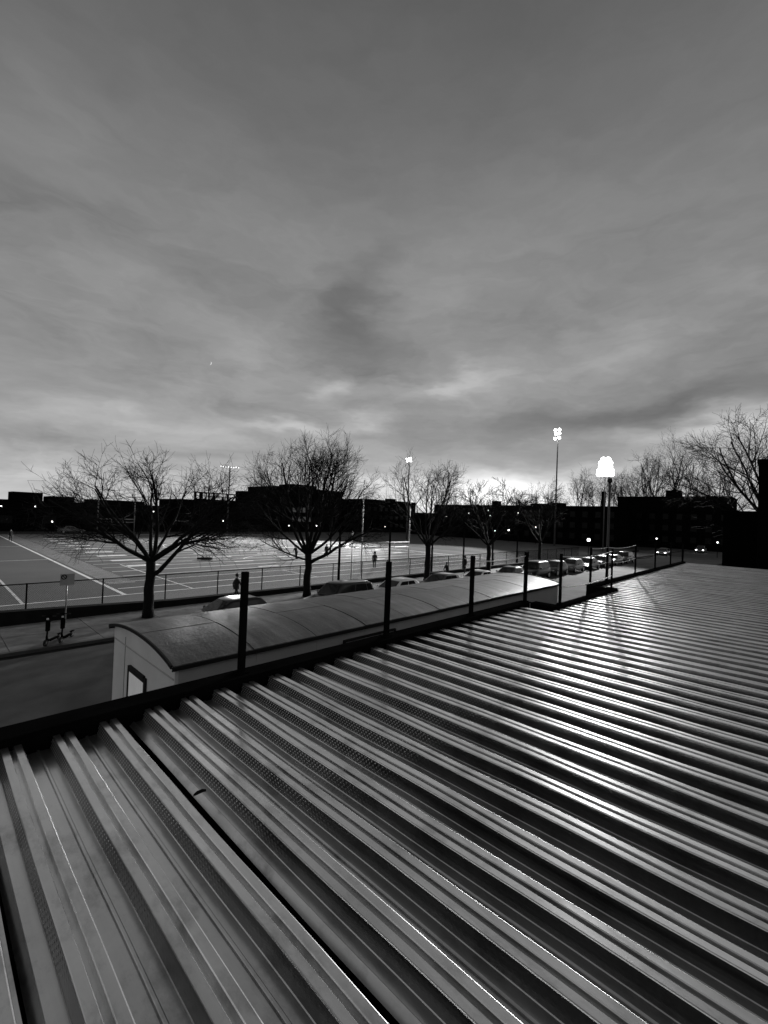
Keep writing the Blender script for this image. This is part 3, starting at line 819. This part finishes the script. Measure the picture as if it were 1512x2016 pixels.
# trees rising behind the terrace and the block
def far_tree(label, x, y, h, w, seed, dens=1.0):
    rnd = random.Random(seed)
    lim = [(rnd.uniform(0, 50) + k * 51, rnd.uniform(10, 46), h * rnd.uniform(.55, .7), .16 * h / 20) for k in range(7)]
    tree(label, (x, y, 0), seed, h, h * .28, (0, 0, h * .62), (w / 2, w / 2, h * .40), lim, .35 * h / 20, levels=3, kids=(6, 6, 4), rmin=.020, seglen=1.3, trop=.09, dens=dens, group='bare trees behind the buildings')
FT_ = [('bare tree behind the terrace, left of the tallest floodlight mast', 146, 62, 18.5, 12), ('bare tree behind the terrace, at the tallest floodlight mast', 146, 51, 21, 13),
       ('bare tree behind the terrace, right of the tallest floodlight mast', 148, 44, 21.5, 13), ('bare tree behind the terrace chimney', 149, 36.5, 21, 12), ('bare tree left of the flat block, behind the dazzling floodlight', 158, 42, 22, 13),
       ('bare tree behind the left half of the flat block', 165, 36, 29, 14), ('tall thin bare tree behind the flat block roof box', 166, 30.5, 34, 13), ('bare tree behind the right half of the flat block', 168, 25.5, 29, 12),
       ('bare tree behind the right end of the flat block', 168, 16.5, 27, 13), ('low bare tree far behind the terrace, left part', 150, 73, 15, 11)]
for i, (l, x, y, h, w) in enumerate(FT_): far_tree(l, x, y, h, w, 100 + i)
tree('big bare tree at the right border leaning over the annexe', (60.5, 1.6, 0), 77, 17, 6.0, (0, 1.0, 10.6), (6.5, 8.5, 6.6),
     [(90, 40, 10, .2), (100, 22, 10.5, .2), (80, 58, 9.5, .17), (70, 10, 11, .2), (0, 30, 10, .18), (180, 30, 10, .18), (-90, 40, 9, .18), (95, 74, 9, .14), (120, 45, 9.5, .17)],
     .45, kids=(7, 7, 5), levels=3, rmin=.015, seglen=.9, trop=.06, name='bare_tree', group='bare trees behind the buildings')

# ================================================================== parked cars
def paint(name, v, met=.3): return mat(name, v, .28, met, 0, coat=.35, spec=.4)
PB, PW, PG, PD = paint('black_car_paint', .012), paint('white_car_paint', .82, 0), paint('silver_car_paint', .14, .3), paint('grey_car_paint', .07, .4)
def car(label, x, y, m, kind='hatch', lit=False, rz=0, scale=1.0):
    t = thing('parked_car', label, 'car', (x, y, 0.0), rz, 'cars along the road')
    if kind == 'suv': L_, W_, hb, hr, c0, r0_, r1_, c1 = 4.7, .93, 1.06, 1.72, -1.05, -.35, 1.95, 2.22
    elif kind == 'sedan': L_, W_, hb, hr, c0, r0_, r1_, c1 = 4.5, .89, .94, 1.45, -.95, -.10, .95, 1.65
    else: L_, W_, hb, hr, c0, r0_, r1_, c1 = 4.2, .88, .97, 1.52, -1.05, -.15, 1.30, 1.95
    hl = L_ / 2
    st = [(-hl, .42, hb * .62, W_ * .66), (-hl + .10, .30, hb * .72, W_ * .84), (-hl + .45, .24, hb * .82, W_ * .95), (c0 - .25, .22, hb * .94, W_ * .985), (c0 + .3, .22, hb, W_),
          (0.3, .22, hb * 1.01, W_), (1.2, .22, hb * 1.03, W_), (hl - .45, .25, hb * 1.03 if kind != 'sedan' else hb * 1.0, W_ * .96), (hl - .10, .32, hb * .98, W_ * .86), (hl, .42, hb * .80, W_ * .72)]
    secs = []
    for xx, zl, zt, w in st:
        half = [(w * .80, zl), (w * .97, zl + .10), (w, zl + .5 * (zt - zl)), (w * .975, zt - .10), (w * .90, zt - .02), (w * .6, zt)]
        secs.append([(xx, a, b) for a, b in half] + [(xx, -a, b) for a, b in reversed(half)])
    MB().loft(secs).build('body', m, t, True)
    wb, wr_ = W_ * .90, W_ * .70
    cab = []
    for f in (0, .33, .66, .88, 1.0):
        g_ = f if f < .88 else f
        xa = c0 + (r0_ - c0) * f; xb = c1 + (r1_ - c1) * f
        z = (hb - .02) + (hr - .06 - hb) * (f / .88) if f <= .88 else hr - .012
        w = wb + (wr_ - wb) * f
        if f == 1.0: xa += .22; xb -= .18; w -= .10; z = hr
        cab.append([(xa, -w, z), (xb, -w * .97, z), (xb, w * .97, z), (xa, w, z)])
    cb_ = MB().loft(cab).build('cabin', m, t, True, bevel=.05)
    def lerp(a, b, f): return tuple(a[i] + (b[i] - a[i]) * f for i in range(3))
    lo_, hi_ = cab[0], cab[3]
    def pane(nm, i, j, u0, u1, v0, v1, off=.012):
        q = []
        for u, v in ((u0, v0), (u1, v0), (u1, v1), (u0, v1)):
            q.append(Vector(lerp(lerp(lo_[i], lo_[j], u), lerp(hi_[i], hi_[j], u), v)))
        n_ = (q[1] - q[0]).cross(q[3] - q[0]).normalized()
        ctr = sum((Vector(p) for p in lo_ + hi_), Vector()) / 8
        if n_.dot(q[0] - ctr) < 0: n_ = -n_
        a = [p + n_ * off for p in q]; b = [p - n_ * .01 for p in q]
        MB().loft([b, a]).build(nm, GLASS, t)
    pane('windscreen', 3, 0, .06, .94, .08, .97)
    pane('rear_window', 1, 2, .08, .92, .25, .95)
    for i, j in ((0, 1), (3, 2)):
        pane('side_window', i, j, .10, .46, .10, .93); pane('side_window', i, j, .485, .80, .10, .93)
        if kind == 'suv': pane('side_window', i, j, .82, .95, .15, .9)
    for xx in (-hl + .80, hl - .78):
        for s in (-1, 1):
            wname = MB().tube([(xx, s * (W_ - .20), .325), (xx, s * (W_ + .012), .325)], .325, 18).build('wheel', RUBBER, t)
            MB().tube([(xx, s * (W_ + .0), .325), (xx, s * (W_ + .02), .325)], .21, 12).build('rim', ALLOY, wname)
    for s in (-1, 1):
        box('headlight', HEADL if lit else ALLOY, t, -hl + .03, -hl + .16, s * W_ * .70 - .15, s * W_ * .70 + .15, hb * .60, hb * .70, bevel=.02)
        box('tail_light', TRIM, t, hl - .12, hl + .005, s * W_ * .66 - .10, s * W_ * .66 + .10, hb * .72, hb * .92, bevel=.02)
        mm = MB().sphere((c0 + .32, s * (W_ + .10), hb + .04), .10, 8, 6, (.7, 1.1, .8)).build('mirror', m, t, True)
    box('grille', TRIM, t, -hl - .004, -hl + .06, -.45, .45, .42, hb * .58); box('number_plate', WHITE, t, -hl - .02, -hl - .006, -.26, .26, .44, .55)
    return t
YC = 19.35
CARS = [('dark car nearest, its windscreen and roof showing over the trailer roof', 10.1, PB, 'hatch', 0), ('black estate car with roof rails between two railing posts', 16.9, PB, 'suv', 0),
        ('white hatchback behind the second black railing post', 21.9, PW, 'hatch', 0), ('dark car with lit headlights behind the white hatchback', 26.9, PD, 'hatch', 1), ('white saloon parked fifth in the row', 32.2, PW, 'sedan', 0),
        ('dark car parked sixth in the row, behind the white saloon', 37.8, PD, 'sedan', 0), ('dark estate car parked seventh in the row', 43.0, PB, 'suv', 0), ('grey car parked eighth in the row', 48.2, PD, 'hatch', 0), ('silver car parked ninth in the row', 53.4, PG, 'hatch', 0),
        ('dark car with headlights on, tenth in the row', 58.8, PB, 'sedan', 1), ('grey car parked eleventh in the row', 64.2, PD, 'hatch', 0), ('silver saloon parked twelfth in the row', 69.5, PG, 'sedan', 0), ('dark car parked last in the visible row', 75, PB, 'suv', 0)]
for l, x, m, kd, lit in CARS: car(l, x, YC, m, kd, bool(lit))
car('oncoming car with glaring headlights far down the road', 104, 14.6 + 5, PD, 'hatch', True)
car('farthest car with headlights at the end of the road', 128, 16.5, PD, 'suv', True)
car('pale car parked far beyond the field at the left', 20.6, 104.8, PG, 'sedan', False, PI)

# ================================================================== people
JK = [mat('dark_jacket', .018, .9, 0, .2, 8), mat('charcoal_coat', .03, .9, 0, .2, 8)]
TRS = mat('dark_trousers', .015, .9, 0, .2, 8); SKN = mat('skin', .25, .6, 0, .1, 6); HAIR = mat('dark_hair', .012, .7, 0, 0); SHOE = mat('pale_shoe', .4, .6, 0, 0)
def person(label, loc, rz, pose='stand', h=1.75, jk=0, hood=False):
    V = {}; k = h / 1.75
    lean = {'stand': 0.0, 'walk': .04, 'bend': .42, 'lie': 0, 'crouch': .25}[pose]
    dz = -.42 if pose == 'crouch' else 0
    pel = Vector((0, 0, .95 + dz))
    def upb(z, y=0): # along the leaned spine
        return pel + Vector((lean * (z - .95), y, (z - .95) * math.sqrt(max(.1, 1 - lean * lean))))
    pts = [('pelvis', pel, .135), ('waist', upb(1.12), .125), ('chest', upb(1.33), .155), ('neck', upb(1.50), .062), ('jaw', upb(1.585) + Vector((.02, 0, 0)), .078), ('head', upb(1.67) + Vector((.005, 0, 0)), .098), ('crown', upb(1.73), .060), ('nose', upb(1.63) + Vector((.105, 0, 0)), .015)]
    E_ = [('pelvis', 'waist'), ('waist', 'chest'), ('chest', 'neck'), ('neck', 'jaw'), ('jaw', 'head'), ('head', 'crown'), ('head', 'nose')]
    for s, n_ in ((1, 'l'), (-1, 'r')):
        sw = {'stand': .06, 'walk': .26, 'bend': .05, 'crouch': .25}[pose] * s
        sh = upb(1.42) + Vector((0, s * .175, 0))
        if pose in ('bend', 'crouch'): elb = sh + Vector((.10, s * .05, -.27)); wri = elb + Vector((.18, -s * .08, -.16)); hnd = wri + Vector((.07, 0, -.06))
        elif pose == 'walk': elb = sh + Vector((-sw * .45, s * .07, -.27)); wri = elb + Vector((-sw * .2 + .09, 0, -.23)); hnd = wri + Vector((.02, 0, -.09))
        else: elb = sh + Vector((-.02, s * .08, -.28)); wri = elb + Vector((.10, -s * .03, -.22)); hnd = wri + Vector((.04, -s * .02, -.08))
        hip = pel + Vector((0, s * .095, -.06))
        if pose == 'crouch': kn = hip + Vector((.34, s * .06, -.02)); an = Vector((.05, s * .14, .09)); toe = an + Vector((.16, 0, -.05))
        else:
            kn = hip + Vector((sw * .75 + .02, 0, -.42)); an = Vector((hip.x + sw * 1.15 - (.06 if sw < 0 else 0), hip.y, .085 + (.05 if sw < -.1 else 0))); toe = an + Vector((.17, s * .02, -.045))
        for nm, p, r in (('sh', sh, .072), ('el', elb, .048), ('wr', wri, .034), ('ha', hnd, .036), ('hi', hip, .098), ('kn', kn, .064), ('an', an, .046), ('to', toe, .036)):
            pts.append((nm + n_, p, r))
        for q, f in enumerate((-.6, -.2, .2, .6)):   # fingers
            pts.append(('f%d%s' % (q, n_), hnd + (hnd - wri).normalized() * .085 + Vector((f * .03, 0, 0)), .010)); E_.append(('ha' + n_, 'f%d%s' % (q, n_)))
        pts.append(('th' + n_, hnd + Vector((.045, 0, -.02)), .011)); E_.append(('ha' + n_, 'th' + n_))
        E_ += [('chest', 'sh' + n_), ('sh' + n_, 'el' + n_), ('el' + n_, 'wr' + n_), ('wr' + n_, 'ha' + n_), ('pelvis', 'hi' + n_), ('hi' + n_, 'kn' + n_), ('kn' + n_, 'an' + n_), ('an' + n_, 'to' + n_)]
    idx = {p[0]: i for i, p in enumerate(pts)}
    me = bpy.data.meshes.new('body'); me.from_pydata([tuple(p[1] * k) for p in pts], [(idx[a], idx[b]) for a, b in E_], [])
    tmp = bpy.data.objects.new('tmp', me); COL.objects.link(tmp)
    md = tmp.modifiers.new('skin', 'SKIN')
    if not me.skin_vertices: 
        bm = bmesh.new(); bm.from_mesh(me); bm.verts.layers.skin.verify(); bm.to_mesh(me); bm.free()
    for i, p in enumerate(pts):
        sv_ = me.skin_vertices[0].data[i]; rx = p[2] * k; sv_.radius = (rx, rx)
        sv_.use_root = (p[0] == 'pelvis')
    tmp.modifiers.new('sub', 'SUBSURF').render_levels = 1
    tmp.modifiers['sub'].levels = 1
    bpy.context.view_layer.update()
    ev = tmp.evaluated_get(bpy.context.evaluated_depsgraph_get())
    nm = bpy.data.meshes.new_from_object(ev); nm.name = 'body'
    bpy.data.objects.remove(tmp)
    nm.materials.clear()
    for m_ in (JK[jk], TRS, SKN, SHOE): nm.materials.append(m_)
    P = {p[0]: p[1] * k for p in pts}
    for f in nm.polygons:
        c_ = f.center; f.use_smooth = True
        if (c_ - P['head']).length < .15 * k or (c_ - P['jaw']).length < .1 * k: f.material_index = 2
        elif min((c_ - P['hal']).length, (c_ - P['har']).length) < .10 * k: f.material_index = 2
        elif c_.z < .11 * k: f.material_index = 3
        elif c_.z < pel.z * k - .02: f.material_index = 1 if min((c_ - P['wrl']).length, (c_ - P['wrr']).length) > .14 * k else 0
        else: f.material_index = 0
    t = thing('person', label, 'person', loc, rz)
    link('body', nm, t)
    hp = P['head']
    if hood: MB().sphere(hp + Vector((-.03, 0, .02)), .135 * k, 12, 9, (1, .95, 1.15)).build('hood', JK[jk], t, True)
    else: MB().sphere(hp + Vector((-.022, 0, .035)), .112 * k, 12, 9, (1, .9, 1.0)).build('hair', HAIR, t, True)
    # jacket hem and collar
    jm = MB(); secs = []
    for z, rx, ry in ((.86, .165, .20), (.98, .158, .19), (1.12, .15, .175), (1.28, .165, .20), (1.42, .14, .185), (1.50, .07, .08)):
        c_ = upb(z) * k
        secs.append([(c_.x + rx * k * math.cos(2 * PI * a / 14), c_.y + ry * k * math.sin(2 * PI * a / 14), c_.z) for a in range(14)])
    jm.loft(secs, cap=False).build('jacket', JK[jk], t, True)
    return t
person('person walking right on the pavement behind the nearest dark car', (13.1, 24.3, .124), 0, 'walk', 1.72)
person('person bending forward on the field left of the second tree trunk', (31.5, 44.2, .014), RAD(200), 'bend', 1.75, 1)
person('person standing on the field just right of the second tree trunk', (36.6, 44.7, .014), RAD(60), 'walk', 1.72)
person('person in hooded jacket standing inside the near goal', (33.6, 32.9, .014), RAD(220), 'stand', 1.78, 1, True)
person('person crouching at the fence, left of the standing pair member', (35.3, 24.6, .124), RAD(180), 'crouch', 1.75)
person('person in dark coat standing by the fence near the fourth tree', (38.0, 24.4, .124), RAD(170), 'stand', 1.82, 0, True)
person('distant person walking along the side line at the far left', (8.9, 82.0, .014), RAD(270), 'walk', 1.75)
# kit bag lying on the field
bgm = thing('kit_bag', 'long dark kit bag lying on the field right of the leftmost tree', 'bag', (22.0, 48.2, .014), RAD(-40))
MB().loft([[(x, r * math.cos(2 * PI * a / 10), .16 + r * .9 * math.sin(2 * PI * a / 10)) for a in range(10)] for x, r in ((-.85, .06), (-.78, .13), (-.3, .17), (.4, .16), (.78, .13), (.85, .07))]).build('bag_body', TRS, bgm, True)
MB().tube([(-.4, 0, .30), (-.2, 0, .40), (.2, 0, .40), (.4, 0, .30)], .02, 6).build('handle', RUBBER, bgm, True)

# ================================================================== sign and scooters on the pavement
sg = thing('parking_sign', 'pale parking sign plate with a ring symbol on a pavement pole', 'sign', (4.70, 24.3, .124))
MB().tube([(0, 0, 0), (0, 0, 2.32)], .03, 8).build('pole', GALV, sg, True)
pl = box('plate', mat('sign_plate', .33, .5, 0, .15, 5), sg, -.27, .27, -.05, -.034, 1.80, 2.32)
# two stacked plates: ring with a slash upper left
rg = MB(); n = 24; vs = []
for i in range(n):
    a = 2 * PI * i / n
    for r in (.075, .115): vs.append((-.13 + r * math.cos(a), -.055, 2.18 + r * math.sin(a)))
rg.add(vs, [(2 * i, 2 * i + 1, (2 * i + 3) % (2 * n), (2 * i + 2) % (2 * n)) for i in range(n)])
rg.add([(-.13 - .07, -.0555, 2.18 + .05), (-.13 - .05, -.0555, 2.18 + .07), (-.13 + .07, -.0555, 2.18 - .05), (-.13 + .05, -.0555, 2.18 - .07)], [(0, 1, 2, 3)])
rg.build('ring_symbol', BLACK, pl)
for z in (2.24, 2.18, 2.12): 
    pass
def scooter(label, x, y, rz):
    t = thing('kick_scooter', label, 'scooter', (x, y, .124), rz, 'kick scooters on the pavement')
    box('deck', BLACK, t, -.30, .32, -.08, .08, .13, .18, bevel=.015)
    MB().tube([(.32, 0, .16), (.44, 0, .26), (.46, 0, .34)], .04, 8).build('neck', BLACK, t, True)
    MB().tube([(.50, 0, .11), (.46, 0, .34), (.38, 0, 1.12)], .032, 8).build('stem', BLACK, t, True)
    hb = MB().tube([(.38, -.24, 1.12), (.36, 0, 1.14), (.38, .24, 1.12)], .018, 6).build('handlebar', BLACK, t, True)
    for s in (-1, 1): MB().tube([(.38, s * .24, 1.12), (.375, s * .13, 1.125)], .026, 8).build('grip', RUBBER, hb, True)
    box('battery_box', BLACK, t, .37, .47, -.07, .07, .55, .95, bevel=.02)
    box('lamp', WHITE, t, .43, .47, -.03, .03, 1.0, 1.06)
    for xx in (.52, -.40):
        w_ = MB().tube([(xx, -.03, .12), (xx, .03, .12)], .12, 16).build('wheel', RUBBER, t); MB().tube([(xx, -.034, .12), (xx, .034, .12)], .05, 10).build('hub', ALLOY, w_)
    box('mudguard', BLACK, t, -.50, -.30, -.05, .05, .235, .26); box('rear_bracket', BLACK, t, -.42, -.30, -.075, -.045, .10, .16)
scooter('dark kick scooter standing at the kerb, the left one of the pair', 3.78, 21.38, RAD(-128))
scooter('dark kick scooter standing at the kerb, right beside the sign pole', 4.25, 21.50, RAD(-124))

# ================================================================== moon and a fallen twig on the roof
md_ = Vector((.391, .871, .298)) * 4000
mo = MB(); vs = []; n = 16
for i in range(n + 1):
    a = -PI / 2 + PI * i / n
    for f in (1.0, .45): vs.append((math.cos(a) * f * 14, math.sin(a) * 14))
rv = Vector((md_.y, -md_.x, 0)).normalized(); uv_ = Vector((0, 0, 1))
c1_ = [md_ + Vector((0, 0, HC)) + rv * (p[0] * .9 + p[1] * .25) + uv_ * p[1] for p in vs]
back = [p + md_.normalized() * 3 for p in c1_]
nn = len(vs)
fs = [(2 * i, 2 * i + 1, 2 * i + 3, 2 * i + 2) for i in range(n)]
mo.add(c1_ + back, fs + [tuple(j + nn for j in reversed(f)) for f in fs])
tag(mo.build('moon', emit('moon_glow', .42)), 'tiny pale crescent moon in the grey sky at left', 'moon')
lf = MB().loft([[(x, y - w, z), (x, y, z + .012), (x, y + w, z)] for x, y, z, w in ((-.03, 0, 0, .002), (-.01, .004, .006, .014), (.015, 0, .008, .012), (.035, -.006, .002, .002))], closed=True)
lo_ = lf.build('dead_leaf', BARK); lo_.location = (1.06, 2.27, ZB + H + .002 + sag(2.27)); tag(lo_, 'small dark dead leaf lying on the metal roof rib', 'leaf')
